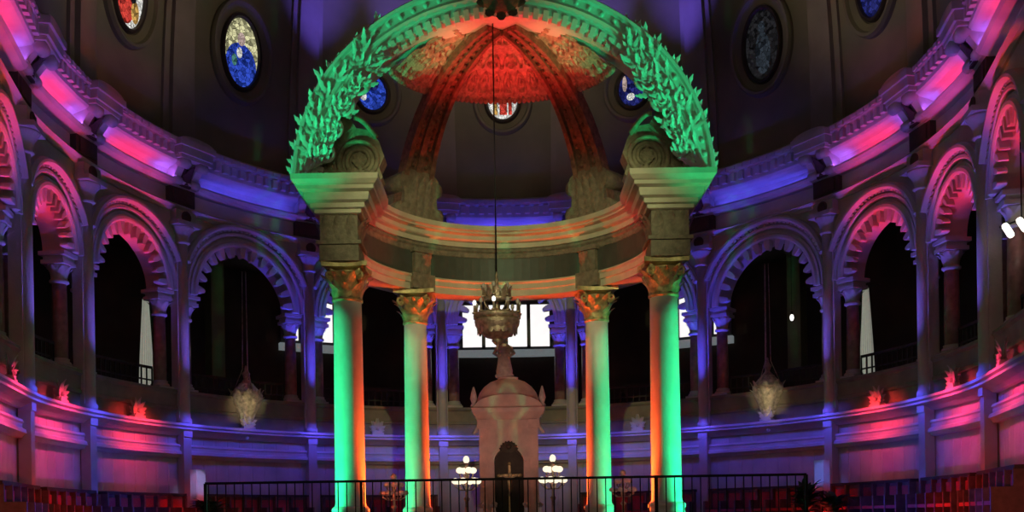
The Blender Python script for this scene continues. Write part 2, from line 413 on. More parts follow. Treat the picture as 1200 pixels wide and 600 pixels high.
def make_bracket():
    root = thing('cornice_bracket', 'x', 'bracket', kind='thing')
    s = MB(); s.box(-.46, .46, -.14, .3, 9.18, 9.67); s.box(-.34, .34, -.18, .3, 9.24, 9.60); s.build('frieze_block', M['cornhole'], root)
    s = MB()
    for sx in (-1, 1):                 # paired scroll consoles carrying the break of the cornice
        prof = []
        for i in range(13):
            q = i / 12
            prof.append((-.22 - .44 * q ** 1.6, 9.66 + .66 * q))
        prof2 = [(.2, 10.32), (.2, 9.66)]
        fr = [(lambda x: (lambda a, b: Vector((x, a, b))))(x) for x in sorted((sx * .44, sx * .20))]
        s.sweep(prof + prof2, fr)
        s.lathe([(0, -.15), (.15, -.15), (.15, .15), (0, .15)], 14, Tm(sx * .32, -.58, 10.24) @ Ry(pi / 2))
        s.lathe([(0, -.14), (.12, -.14), (.12, .14), (0, .14)], 14, Tm(sx * .32, -.26, 9.80) @ Ry(pi / 2))
    s.build('scroll_console', M['plaster'], root)
    s = MB(); s.box(-.20, .20, -.30, .2, 9.68, 10.34)
    for q in (-.12, .12): s.leaf(Tm(q, -.28, 9.75) @ Rz(pi), .58, .26, .45, serr=.2)
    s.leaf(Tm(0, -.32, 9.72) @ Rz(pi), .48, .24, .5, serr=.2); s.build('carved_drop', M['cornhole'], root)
    s = MB()
    s.box(-.54, .54, -.74, .2, 10.32, 10.42); s.box(-.58, .58, -.80, .2, 10.42, 10.64); s.box(-.64, .64, -.86, .2, 10.64, 10.80)
    v = []
    for i in range(13):
        a = pi * i / 12
        v.append((.62 * cos(a), 10.80 + .14 * sin(a)))
    fr = [(lambda y: (lambda a, b: Vector((a, y, b))))(y) for y in (-.82, .2)]
    s.sweep(v, fr); s.build('ressaut', M['plaster'], root)
    return root
proto = make_bracket()
for k in [-5, -4, -3, -2, -1, 1, 2, 3, 4, 5]:
    o = proto if k == -5 else copy_tree(proto)
    t = pier(k); place(o, ring(t, 0, 0), rzat(t))
    tag(o, 'scrolled cornice bracket above the %s %s pilaster' % (ORD[abs(k)], side(k)), 'bracket', 'cornice brackets over the pilasters')

# ------------------------------------------------------------------ ribs of the drum
for k in [-5, -4, -3, -2, -1, 1, 2, 3, 4, 5]:
    t = pier(k); s = MB()
    for hw, off in ((.62, -.10), (.40, -.26)):
        zz = [10.8 + .5 * i for i in range(19)]
        fr = [(lambda z: (lambda a, b: drum_pt(t + a * (1 - .03 * (z - 11.5)) / RR(t), z, b)))(z) for z in zz]
        s.sweep([(-hw, .05), (-hw, off), (hw, off), (hw, .05)], fr)
    o = s.build('drum_rib', M['drumrib'])
    tag(o, 'dim vertical drum rib rising above the %s %s pilaster' % (ORD[abs(k)], side(k)), 'rib', 'ribs of the dome drum', 'thing')

# ------------------------------------------------------------------ oval stained windows
G = dict(
    blue=stained('blue_glass', (.03, .10, .85), .6), pale=stained('pale_yellow_glass', (.85, .82, .45), .75), red=stained('red_glass', (.75, .05, .03), .8),
    white=stained('white_glass', (.85, .85, .80), .85, 12, .6), skin=stained('rose_glass', (.75, .55, .50), .6, 12, .6), dark=stained('dim_glass', (.05, .05, .06), .2),
    dim=stained('dim_blue_glass', (.08, .11, .15), .25), dkblue=stained('deep_blue_glass', (.02, .03, .30), .5), green=stained('teal_glass', (.10, .35, .30), .5), flesh=stained('amber_glass', (.80, .45, .10), .7))
GK = list(G); GI = {k: i for i, k in enumerate(GK)}
def ell(mb, Q, cu, cz, a, b, dr, key, n=28, poly=None):
    pts = poly or [(cu + a * cos(2 * pi * i / n), cz + b * sin(2 * pi * i / n)) for i in range(n)]
    mb.add([Q(u, z, dr) for u, z in pts], [tuple(range(len(pts)))], None, GI[key])
WIN = {-4: 'dark', -3: 'red', -2: 'blue', -1: 'allblue', 0: 'stripe', 1: 'night', 2: 'dim', 3: 'night', 4: 'dark'}
WLAB = {-4: 'dim oval window high on the far left of the drum', -3: 'oval stained window with a red robed figure, upper left', -2: 'oval stained window with a blue robed figure under a yellow halo',
        -1: 'small round bright blue window seen under the canopy arch at left', 0: 'small round window with red and white stripes framed by the canopy centre', 1: 'small round dark blue and white window under the canopy arch at right',
        2: 'unlit dark oval window with a dark figure, right of canopy', 3: 'dark navy oval window at the upper right', 4: 'dim oval window high on the far right of the drum'}
WZ = 14.45; wn = 0
for k in range(-3, 4):
    t, h = bay(k); R = RR(t); wn += 1
    wa, wb, wz = (.66, 1.08, 14.45) if abs(k) > 1 else (.56, .62, 14.35)
    root = thing('window_%d' % wn, WLAB[k], 'stained glass window', drum_pt(t, WZ), 0, 'oval windows of the drum', 'structure')
    def Q(u, z, off): return drum_pt(t + u / R, z, off)
    def oval(mb, prof, ca=1., n=48):
        fr = [(lambda a: (lambda r, o: Q((wa + r) * cos(a), wz + (wb + r) * sin(a), o)))(2 * pi * i / n) for i in range(n + 1)]
        mb.sweep(prof, fr, caps=False)
    s = MB(); oval(s, [(-.04, .0), (-.06, -.06), (-.02, -.14), (.05, -.14), (.08, -.06), (.08, .0)]); s.build('window_frame', M['darkwood'], root, True)
    s = MB(); oval(s, [(.10, .0), (.12, -.06), (.30, -.12), (.36, -.22), (.44, -.22), (.48, -.12), (.48, .02)]); s.build('oval_surround', M['drum'], root, True)
    s = MB(); ty = WIN[k]
    bg = {'red': 'white', 'blue': 'pale', 'allblue': 'blue', 'stripe': 'white', 'night': 'dkblue', 'dim': 'dark', 'dark': 'dark'}[ty]
    ell(s, Q, 0, wz, wa, wb, -.03, bg)
    if ty == 'blue':
        ell(s, Q, 0, WZ - .38, .56, .66, -.045, 'blue'); ell(s, Q, 0, WZ + .42, .26, .30, -.04, 'pale'); ell(s, Q, 0, WZ + .40, .14, .20, -.05, 'skin')
        ell(s, Q, -.06, WZ - .02, .10, .16, -.055, 'white'); ell(s, Q, -.24, WZ - .28, .10, .18, -.055, 'green')
    elif ty == 'red':
        ell(s, Q, -.10, WZ - .28, .40, .66, -.045, 'red'); ell(s, Q, .0, WZ + .48, .15, .2, -.05, 'skin'); ell(s, Q, .22, WZ - .05, .12, .3, -.05, 'dark')
        ell(s, Q, .10, WZ + .1, .09, .16, -.055, 'white'); ell(s, Q, .30, WZ - .5, .16, .3, -.05, 'flesh')
    elif ty == 'allblue':
        ell(s, Q, -.28, wz - .16, .11, .14, -.05, 'white'); ell(s, Q, .05, wz + .28, .2, .2, -.05, 'dkblue')
    elif ty == 'stripe':
        for cu, hw_, key in ((-.26, .08, 'flesh'), (.02, .13, 'red'), (.26, .06, 'red')): ell(s, Q, 0, 0, 0, 0, -.05, key, poly=[(cu - hw_, wz - .42), (cu + hw_, wz - .42), (cu + hw_, wz + .45), (cu - hw_, wz + .45)])
    elif ty == 'night':
        ell(s, Q, -.3, wz + .2, .08, .26, -.05, 'skin' if k == 1 else 'dim'); ell(s, Q, -.1, wz - .25, .14, .12, -.05, 'white' if k == 1 else 'dim')
    elif ty == 'dim':
        ell(s, Q, 0, WZ - .25, .28, .62, -.045, 'dim'); ell(s, Q, 0, WZ + .52, .13, .18, -.05, 'dim')
    s.build('stained_glass', [G[q] for q in GK], root, True)

# wide daylit gallery windows in the outer wall
def gwin(n, t, hw, panes, lab):
    root = thing('window_%d' % n, lab, 'window', ring(t, 4.95, 6.7), rzat(t), 'daylit gallery windows', 'structure')
    H = 1.78
    s = MB(); s.box(-hw, hw, -.06, .0, 0, H); s.build('pane', M['day'], root)
    s = MB()
    for i in range(panes + 1):
        x = -hw + 2 * hw * i / panes; s.box(x - .07, x + .07, -.14, .02, 0, H)
    s.box(-hw, hw, -.14, .02, H - .05, H + .1); s.box(-hw, hw, -.14, .02, -.08, .07); s.build('window_frame', M['frame'], root)
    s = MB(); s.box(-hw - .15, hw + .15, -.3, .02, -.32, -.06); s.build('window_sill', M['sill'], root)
gwin(8, 0., 1.78, 4, 'wide daylit window behind the altar in the gallery')
gwin(9, radians(-26.2), 1.32, 4, 'bright gallery window left of the altar behind a pilaster')
gwin(10, radians(26.2), 1.32, 4, 'bright gallery window right of the altar behind a pilaster')

# ------------------------------------------------------------------ gallery furniture
for k in [-5, -4, -3, -2, -1, 1, 2, 3, 4, 5]:
    t, h = bay(k); R = RR(t); w = R * h - .72
    root = thing('gallery_railing', 'dark gallery railing inside the %s arch %s of the altar axis' % (ORD[abs(k)], side(k)), 'railing', ring(t, .42, 3.86), 0, 'railings of the gallery arches')
    s = MB(); rbox(s, t, -w, w, .40, .46, 4.42, 4.49, 8); rbox(s, t, -w, w, .41, .45, 4.08, 4.12, 8); s.build('rail', M['darkwood'], root, True)
    s = MB(); nb = int(2 * w / .2)
    for q in range(nb + 1):
        u = -w + 2 * w * q / nb; rbox(s, t, u - .02, u + .02, .415, .445, 3.84, 4.44)
    s.build('baluster_row', M['darkwood'], root, True)
def make_curtain():
    s = MB(); n = 24; v = []; ff = []
    for j in range(7):
        z = 2.55 * j / 6; wd = .30 - .20 * (j / 6) ** 1.2
        for i in range(n + 1):
            q = i / n - .5; v.append((q * wd * 2 * .9, .05 * sin(i * 1.6), z))
    for j in range(6):
        for i in range(n): a = j * (n + 1) + i; ff.append((a, a + 1, a + n + 2, a + n + 1))
    s.add(v, ff, None, 0, True); return s.build('curtain_panel', M['curtain'])
c0 = make_curtain()
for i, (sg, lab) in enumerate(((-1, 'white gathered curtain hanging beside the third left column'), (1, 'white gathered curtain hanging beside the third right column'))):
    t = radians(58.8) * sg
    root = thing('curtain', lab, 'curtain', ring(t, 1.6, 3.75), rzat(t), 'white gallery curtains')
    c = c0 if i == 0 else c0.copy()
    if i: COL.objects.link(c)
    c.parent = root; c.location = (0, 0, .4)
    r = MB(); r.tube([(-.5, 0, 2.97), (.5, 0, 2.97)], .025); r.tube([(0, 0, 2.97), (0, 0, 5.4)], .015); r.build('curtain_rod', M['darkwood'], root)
def gpier(t, dr, lab):
    root = thing('gallery_pier', lab, 'pier', ring(t, dr, 3.74), rzat(t), 'square piers inside the gallery', 'thing')
    s = MB(); s.box(-.24, .24, -.24, .24, .3, 5.0); s.build('shaft', M['gpier'], root)
    s = MB(); s.box(-.32, .32, -.32, .32, 0, .3); s.build('base', M['gpier'], root)
    s = MB(); s.frust((.24, .24), 5.0, (.36, .36), 5.2); s.box(-.36, .36, -.36, .36, 5.2, 5.42); s.build('capital', M['gpier'], root)
gpier(radians(-43.3), 3.2, 'olive square pier in the dark gallery left of the hanging lamp')
gpier(radians(43.3), 3.2, 'olive square pier in the dark gallery right of the hanging lamp')
def make_bench():
    root = thing('gallery_bench', 'x', 'bench')
    s = MB(); s.box(-1.3, 1.3, -.25, .22, .40, .46); s.build('seat', M['darkwood'], root)
    s = MB(); s.box(-1.3, 1.3, .2, .26, .46, 1.05); s.box(-1.32, 1.32, .18, .28, 1.02, 1.1); s.build('backrest', M['darkwood'], root)
    for sx in (-1, 1):
        s = MB(); s.box(sx * 1.3 - .03, sx * 1.3 + .03, -.27, .28, 0, .75); s.build('end_panel', M['darkwood'], root)
    return root
b0 = make_bench()
for i, k in enumerate([-2, -1, 1, 2]):
    o = b0 if i == 0 else copy_tree(b0)
    t, h = bay(k); place(o, ring(t, 2.4, 3.74), rzat(t))
    tag(o, 'dark wooden gallery bench inside the %s arch %s of the altar' % (ORD[abs(k)], side(k)), 'bench', 'benches in the gallery')
# small pendant lamp and three tube lamp
root = thing('pendant_lamp', 'tiny pale pendant bulb glowing in the dark gallery at right', 'lamp', (9.37, 33.0, E + 6.45))
s = MB(); s.ball((0, 0, 0), .07, sz=1.6); s.build('bulb', M['bulb2'], root)
s = MB(); s.tube([(0, 0, .1), (0, 0, 2.75)], .008, 6); s.lathe([(.03, .1), (.05, .12), (.03, .2), (0, .22)], 10); s.build('cord', M['iron'], root)
root = thing('tube_lamp', 'ceiling lamp with three slanted glowing tubes at the right edge', 'lamp', (10.58, 20.6, E + 5.76))
for i in range(3):
    s = MB(); TT = Tm(-.28 + .27 * i, -.05 * i, -.02 + .10 * i) @ Ry(radians(-32))
    s.lathe([(0, -.17), (.05, -.155), (.07, -.1), (.07, .1), (.05, .155), (0, .17)], 12, TT); s.build('glowing_tube', M['tube'], root)
s = MB(); s.tube([(-.42, .06, .06), (.45, -.1, .36)], .02); s.tube([(0, 0, .2), (0, 0, 3.2)], .015); s.build('lamp_bar', M['iron'], root)

# ------------------------------------------------------------------ crests on the ledge
def make_crest():
    root = thing('ledge_crest', 'x', 'ornament')
    s = MB(); s.box(-.20, .20, -.10, .10, 0, .08); s.box(-.14, .14, -.08, .08, .08, .14); s.build('base', M['plaster'], root)
    s = MB()
    for a, L in ((0, .46), (-.5, .40), (.5, .40), (-1.0, .32), (1.0, .32), (-1.45, .24), (1.45, .24)):
        s.leaf(Tm(0, -.02, .13) @ Ry(a) @ Rz(pi), L, .15, .25)
        s.leaf(Tm(0, .02, .13) @ Ry(a), L, .15, .1)
    s.ball((0, -.06, .2), .06)
    s.build('palmette', M['plaster'], root)
    return root
c0 = make_crest()
for i, k in enumerate([-5, -4, -3, -2, -1, 1, 2, 3, 4, 5]):
    o = c0 if i == 0 else copy_tree(c0)
    t, h = bay(k); place(o, ring(t, -.20, 2.87), rzat(t))
    tag(o, 'small palmette on the wall ledge, %s to the %s of the altar' % (ORD[abs(k)], side(k)), 'ornament', 'palmette ornaments along the ledge')

# ------------------------------------------------------------------ choir stalls along the wall
for k in [-5, -4, -3, -2, -1, 1, 2, 3, 4, 5]:
    t, h = bay(k); R = RR(t); w = R * h - .30
    root = thing('choir_stall', 'dark choir stall against the wall, %s to the %s of the altar axis' % (ORD[abs(k)], side(k)), 'choir stall', ring(t, -.5, -.3), 0, 'choir stalls round the wall')
    s = MB(); rbox(s, t, -w, w, -.28, -.22, -.3, .78, 10); s.build('back_panel', M['stall'], root, True)
    s = MB(); rbox(s, t, -w - .04, w + .04, -.40, -.16, .78, .86, 10); s.build('cap_rail', M['darkwood'], root, True)
    s = MB(); rbox(s, t, -w, w, -.78, -.28, .12, .2, 10); s.build('seat', M['cushion'], root, True)
    ns = max(3, int(round(2 * w / .62)))
    for q in range(ns + 1):
        u = -w + 2 * w * q / ns
        s = MB(); rbox(s, t, u - .035, u + .035, -.80, -.22, -.3, .46); rbox(s, t, u - .035, u + .035, -.42, -.22, .46, .8); s.build('divider', M['stall'], root, True)
    for q in range(ns):
        u = -w + 2 * w * (q + .5) / ns
        s = MB(); rbox(s, t, u - .2, u + .2, -.33, -.28, .24, .70, 2); s.build('cushioned_back', M['cushion'], root, True)

# ------------------------------------------------------------------ speakers and plants
def speaker(x, Y, lab):
    root = thing('column_loudspeaker', lab, 'loudspeaker', (x, Y, E - .3), -atan2(x, Y - CY), 'white column loudspeakers')
    s = MB(); s.box(-.17, .17, -.12, .12, .95, 1.80); s.build('cabinet', M['white'], root)
    s = MB(); s.box(-.14, .14, -.135, -.12, 1.0, 1.75); s.build('grille', M['white'], root)
    s = MB(); s.tube([(0, 0, .05), (0, 0, .97)], .03); s.build('pole', M['iron'], root)
    s = MB(); s.lathe([(.25, 0), (.25, .03), (.05, .06), (.03, .1)], 16); s.build('base', M['iron'], root)
def plant(x, Y, H, lab, seed):
    random.seed(seed)
    root = thing('potted_plant', lab, 'plant', (x, Y, E - .3), 0, 'potted plants beside the stalls')
    s = MB(); s.lathe([(.16, 0), (.22, .32), (.25, .34), (.25, .38), (.2, .38), (.19, .32), (0, .32)], 18); s.build('pot', M['pot'], root)
    s = MB()
    for i in range(70):
        a = random.uniform(0, 2 * pi); z = .35 + random.random() ** .8 * (H - .7); r = .05 + .1 * random.random()
        s.leaf(Tm(r * cos(a), r * sin(a), z) @ Rz(a - pi / 2) @ Rx(-random.uniform(.1, .9)), random.uniform(.28, .5), .16, random.uniform(.3, .8))
    s.build('foliage', M['leaf'], root)
    s = MB(); s.tube([(0, 0, .3), (.02, 0, H * .5), (0, .02, H - .3)], .025); s.build('stem', M['pot'], root)
def atpx(px, py, Y):   # helper used only to read sizes off the plan
    return ((px - 596.5) * Y / 1180, Y, (608 - py) * Y / 1180)
speaker(-8.65, 28.05, 'white column loudspeaker standing by the third left pilaster')
speaker(8.74, 28.05, 'blue lit column loudspeaker standing by the third right pilaster')
plant(-8.1, 27.3, 1.1, 'dark green potted plant in front of the left loudspeaker', 3)
plant(8.1, 27.5, 1.25, 'dark green potted plant beside the right loudspeaker, canopy side', 5)
plant(8.75, 27.2, 1.0, 'dark green potted plant in front of the right loudspeaker', 9)

# ------------------------------------------------------------------ the canopy over the altar
can = thing('altar_canopy', 'tall altar canopy on four columns with green lit arch and red lit shell', 'canopy', (0, FY, E - .3))
CR = 3.61; PH = radians(40); PR = radians(42)
def capital(mb, r, z0, z1, wd):
    h = z1 - z0
    mb.lathe([(r, z0), (r * 1.12, z0 + .02), (r * 1.12, z0 + .06), (r, z0 + .08), (r * .98, z0 + h * .5), (r * 1.25, z0 + h * .85), (r * 1.3, z0 + h * .87)], 24)
    for tier, (n, zz, L, W, cu, ro) in enumerate(((8, z0 + .07, h * .46, .26, .5, 1.0), (8, z0 + .10, h * .78, .26, .5, 1.02), (8, z0 + h * .42, h * .5, .16, .75, 1.03))):
        for i in range(n):
            a = 2 * pi * (i + .5 * (tier % 2)) / n
            mb.leaf(Rz(a - pi / 2) @ Tm(0, r * ro, zz), L, W, cu, serr=.14)
    for i in range(4):
        a = pi / 4 + pi / 2 * i
        pts = []; rs = []
        for j in range(26):
            q = j / 25; an = q * 3.4 * pi; rad = .125 * (1 - .8 * q)
            pts.append((wd * 1.18 - .10 + rad * cos(an + pi * .5), 0, z1 - .20 + rad * sin(an + pi * .5))); rs.append(.045 - .025 * q)
        st = [(r * .9, 0, z0 + h * .45), (r * 1.15, 0, z0 + h * .72), (wd * 1.18 - .22, 0, z1 - .09)]
        mb.tube(st + pts, [.03, .04, .045] + rs, 6, Rz(a))
def make_ccol(x, y, r0, r1, lab):
    o = MB()
    zb = -.3 + .42
    prof = []
    for i in range(11):
        q = i / 10; prof.append((r0 + (r1 - r0) * q ** 1.5, zb + .3 + (5.0 - zb - .3) * q))
    prof = [(r0 * 1.08, zb + .2), (r0 * 1.02, zb + .25)] + prof
    sh = o.lathe(prof, 36, Tm(x, y, E)); 
    c = o.build('column', M['marble'], can, True)
    tag(c, lab)
    b = MB(); b.box(-r0 * 1.45, r0 * 1.45, -r0 * 1.45, r0 * 1.45, -.3, -.08, Tm(x, y, E))
    b.lathe([(r0 * 1.4, -.08), (r0 * 1.45, .0), (r0 * 1.38, .06), (r0 * 1.2, .1), (r0 * 1.15, .18), (r0 * 1.25, .22), (r0 * 1.25, .28), (r0 * 1.1, .33)], 32, Tm(x, y, E)); b.build('base', M['marble'], c, True)
    k = MB(); capital(k, r1, 4.98, 5.74, .50); kb = MB(); T = Tm(x, y, E); kb.add(k.v, k.f, T, 0, True); kb.build('capital', M['gold'], c, True)
    k = MB(); n = 12; pts = []
    for sd in range(4):
        for j in range(n):
            q = -1 + 2 * j / n; dd = .52 - .09 * (1 - q * q) if True else 0
            p = Vector((q * .50, -dd, 0)); p = Rz(sd * pi / 2) @ p; pts.append((p.x, p.y))
    fr = [(lambda z: (lambda a, b_: T @ Vector((a, b_, z))))(z) for z in (5.72, 5.82)]
    k.sweep(pts, fr); k.build('abacus', M['gold'], c, True)
make_ccol(-CR, FY, .345, .315, 'front left column lit green with a red right edge')
make_ccol(CR, FY, .345, .315, 'front right column lit green with a red left edge')
make_ccol(-CR * sin(PH), FY + CR * cos(PH), .315, .285, 'rear left column lit green with a red right edge')
make_ccol(CR * sin(PH), FY + CR * cos(PH), .315, .285, 'rear right column lit green with a red left edge')
# curved entablature
def cring(r, ph, z): return Vector((r * sin(ph), FY + r * cos(ph), z + E))
def csweep(mb, prof, a0, a1, n=48, smooth=False):
    fr = [(lambda ph: (lambda r, z: cring(r, ph, z)))(a0 + (a1 - a0) * i / n) for i in range(n + 1)]
    mb.sweep(prof, fr, smooth=smooth)
A = radians(89)
s = MB(); csweep(s, [(3.95, 5.82), (3.95, 6.20), (3.27, 6.20), (3.25, 6.16), (3.30, 6.12), (3.30, 6.0), (3.34, 5.98), (3.34, 5.82)], -A, A); s.build('architrave', M['canopy'], can, True)
s = MB(); csweep(s, [(3.92, 6.20), (3.92, 6.82), (3.36, 6.82), (3.36, 6.20)], -A, A); s.build('frieze', M['greyband'], can, True)
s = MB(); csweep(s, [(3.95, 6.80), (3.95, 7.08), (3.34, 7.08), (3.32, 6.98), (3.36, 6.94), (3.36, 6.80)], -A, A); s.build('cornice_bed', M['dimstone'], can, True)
s = MB(); csweep(s, [(3.95, 7.06), (4.3, 7.2), (4.45, 7.55), (2.96, 7.55), (2.96, 7.43), (3.03, 7.40), (3.03, 7.36), (3.16, 7.33), (3.16, 7.24), (3.19, 7.21), (3.28, 7.18), (3.28, 7.06)], -A, A)
s.build('cornice', M['canopy'], can, True)
for sx in (-1, 1):     # carved bracket on the frieze over each rear column
    s = MB()
    T = Tm(*cring(3.30, sx * PH, 6.2)) @ Rz(-sx * PH)
    s.box(-.24, .24, -.07, .1, 0, .62, T); s.box(-.3, .3, -.12, .1, .56, .66, T); s.box(-.34, .34, -.12, .1, -.36, .02, T)
    for q in (-.12, 0, .12): s.leaf(T @ Tm(q, -.08, .05) @ Rz(pi), .5, .2, .35, serr=.15)
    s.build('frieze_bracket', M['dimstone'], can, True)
# front entablature blocks
for sx in (-1, 1):
    T = Tm(sx * 3.70, FY - .10, E)
    s = MB(); s.box(-.44, .44, -.44, .44, 5.82, 6.18, T); s.box(-.50, .50, -.50, .50, 6.18, 6.26, T)
    s.box(-.42, .42, -.42, .42, 6.26, 6.86, T)
    for j in range(3):
        for face in range(4):
            s.leaf(T @ Rz(face * pi / 2) @ Tm(-.28 + .28 * j, -.42, 6.30) @ Rz(pi), .55, .26, .35, serr=.15)
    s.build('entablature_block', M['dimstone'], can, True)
    s = MB(); st = [(.46, 6.84), (.52, 6.86), (.52, 6.94), (.60, 6.96), (.60, 7.06), (.70, 7.10), (.72, 7.20), (.72, 7.26), (.84, 7.30), (.84, 7.38), (.88, 7.40), (.95, 7.48), (.96, 7.60)]
    for (a, z0), (b, z1) in zip(st, st[1:]): s.frust((a, a), z0, (b, b), z1 if z1 > z0 else z0 + .001, T)
    s.build('block_cornice', M['canopy'], can, True)
# green arch
AZ = 7.02; AY = FY - .10
def arc_pt(r, a, y):
    al = min(a, pi - a); k = max(0., 1 - al / radians(42))
    r2 = r * (1 - .052 * k ** 1.4 * (1 if r > 4.5 else .7))
    return Vector((r2 * cos(a), AY + y, AZ + r2 * sin(a) + E))
def asweep(mb, prof, a0, a1, n=72):
    fr = [(lambda a: (lambda r, y: arc_pt(r, a, y)))(a0 + (a1 - a0) * i / n) for i in range(n + 1)]
    mb.sweep(prof, fr)
a0 = radians(7.5)
s = MB(); asweep(s, [(4.30, -.34), (4.34, -.40), (4.52, -.40), (4.54, -.46), (4.60, -.50), (4.66, -.46), (4.68, -.44), (4.84, -.44), (4.86, -.54), (4.92, -.56), (4.96, -.50), (4.96, .4), (4.5, .45), (4.30, .40)], a0, pi - a0)
for i in range(56):
    a = a0 + (pi - 2 * a0) * (i + .5) / 56
    fr = [(lambda a2: (lambda r, y: arc_pt(r, a2, y)))(a + e) for e in (-.014, .014)]
    s.sweep([(4.22, -.36), (4.42, -.45), (4.42, -.2), (4.22, -.2)], fr)
for i in range(44):
    a = a0 + (pi - 2 * a0) * (i + .5) / 44
    p = arc_pt(4.76, a, -.45); s.ball((p.x, p.y, p.z), .06, n=8)
arch = s.build('arch', M['marble'], can, True); tag(arch, 'green lit round arch')
s = MB(); T = Tm(0, AY - .5, AZ + 4.62 + E) @ Rx(pi / 2)
s.lathe([(0, .16), (.22, .14), (.30, .06), (.42, .04), (.46, -.04), (.4, -.12)], 24, T, sy=.8)
for i in range(10):
    a = 2 * pi * i / 10; s.leaf(Tm(0, AY - .46, AZ + 4.62 + E) @ Ry(a) @ Tm(0, 0, .3) @ Rz(pi), .3, .22, .3, serr=.1)
s.build('cartouche', M['dimstone'], can, True)
random.seed(11)
for sx in (-1, 1):
    for i in range(15):                      # thin leaves standing off the outer edge
        al = radians(9 + 3.3 * i); a = al if sx > 0 else pi - al
        p = arc_pt(4.90, a, -.34 + .10 * (i % 2))
        rot = (pi / 2 - al) * sx + sx * random.uniform(-.95, -.2)
        s = MB(); L = random.uniform(.20, .38)
        s.leaf(Tm(*p) @ Ry(rot) @ Rz(pi), L, .11, .35, n=7, serr=.2); s.leaf(Tm(p.x, p.y - .05, p.z) @ Ry(rot - .5 * sx) @ Rz(pi), L * .8, .08, .6, n=7, serr=.2)
        s.build('acanthus_leaf', M['marble'], can, True)
    for i in range(30):                      # tangled leaves on the inner half of the face
        al = radians(10 + 1.35 * i); a = al if sx > 0 else pi - al
        rr = (4.62, 4.42, 4.30, 4.12)[i % 4]
        p = arc_pt(rr, a, -.50)
        rot = (pi / 2 - al) * sx - sx * (pi / 2) + sx * random.uniform(-1.3, 1.0)
        s = MB(); s.leaf(Tm(*p) @ Ry(rot) @ Rz(pi), random.uniform(.34, .60), .12, .45, n=8, serr=.25)
        s.leaf(Tm(p.x, p.y - .03, p.z) @ Ry(rot + .7) @ Rz(pi), .36, .09, .6, n=7, serr=.25)
        s.leaf(Tm(p.x, p.y - .03, p.z) @ Ry(rot - .8) @ Rz(pi), .32, .08, .5, n=7, serr=.25)
        s.build('acanthus_leaf', M['marble'], can, True)
    for i, al in enumerate((16, 24, 32, 40)):   # curling stems
        a = radians(al) if sx > 0 else pi - radians(al)
        p = arc_pt(4.20, a, -.46); pts = []; rs = []
        for j in range(28):
            q = j / 27; an = q * 3.2 * pi + i; rad = .26 * (1 - .8 * q)
            pts.append((p.x + sx * rad * cos(an), p.y - .05 - .08 * q, p.z + rad * sin(an))); rs.append(.055 - .03 * q)
        s = MB(); s.tube(pts, rs, 6)
        for q in range(5): s.leaf(Tm(p.x, p.y - .1, p.z) @ Ry(2 * pi * q / 5 + i) @ Rz(pi), .22, .10, .5, serr=.2)
        s.build('curling_stem', M['marble'], can, True)
# scroll panels standing on the blocks, inside the arch
for sx in (-1, 1):
    s = MB()
    P = [(4.48, 7.60), (2.82, 7.60), (2.72, 7.74), (2.80, 7.95), (2.68, 8.2), (2.80, 8.55), (3.05, 8.80), (3.3, 8.85), (3.45, 9.1), (3.75, 9.25), (4.0, 8.9), (4.2, 8.3)]
    fr = [(lambda y: (lambda a, b: Vector((sx * a, AY + y, b + E))))(y) for y in (-.24, .3)]
    s.sweep(P, fr); s.build('scroll_panel', M['scroll'], can, True)
    s = MB(); pts = []; rs = []
    for j in range(70):
        q = j / 69; an = -pi * .5 + q * 4.6 * pi; rad = .52 * (1 - .80 * q)
        pts.append((sx * 3.22 + sx * rad * cos(an), AY - .27, 8.10 + E + rad * sin(an))); rs.append(.075 - .035 * q)
    tail = [(sx * 4.2, AY - .27, 7.72 + E), (sx * 3.9, AY - .27, 7.66 + E), (sx * 3.6, AY - .27, 7.66 + E)]
    s.tube(tail + pts, [.05, .07, .075] + rs, 8)
    p2 = [(sx * (2.85 + .5 * q), AY - .26, 8.62 + E + .45 * sin(q * pi / 2)) for q in [i / 10 for i in range(11)]]
    s.tube(p2, .06, 8)
    s.build('volute', M['scroll'], can, True)
    s = MB()
    for i in range(7):
        a = 2 * pi * i / 7; s.leaf(Tm(sx * 3.22, AY - .28, 8.10 + E) @ Ry(a) @ Rz(pi), .2, .13, .4)
    for i in range(6):
        s.leaf(Tm(sx * (2.95 + .18 * i), AY - .27, 7.66 + E) @ Ry(sx * (.6 - .25 * i)) @ Rz(pi), .3, .16, .4, serr=.15)
    s.build('rosette', M['scroll'], can, True)
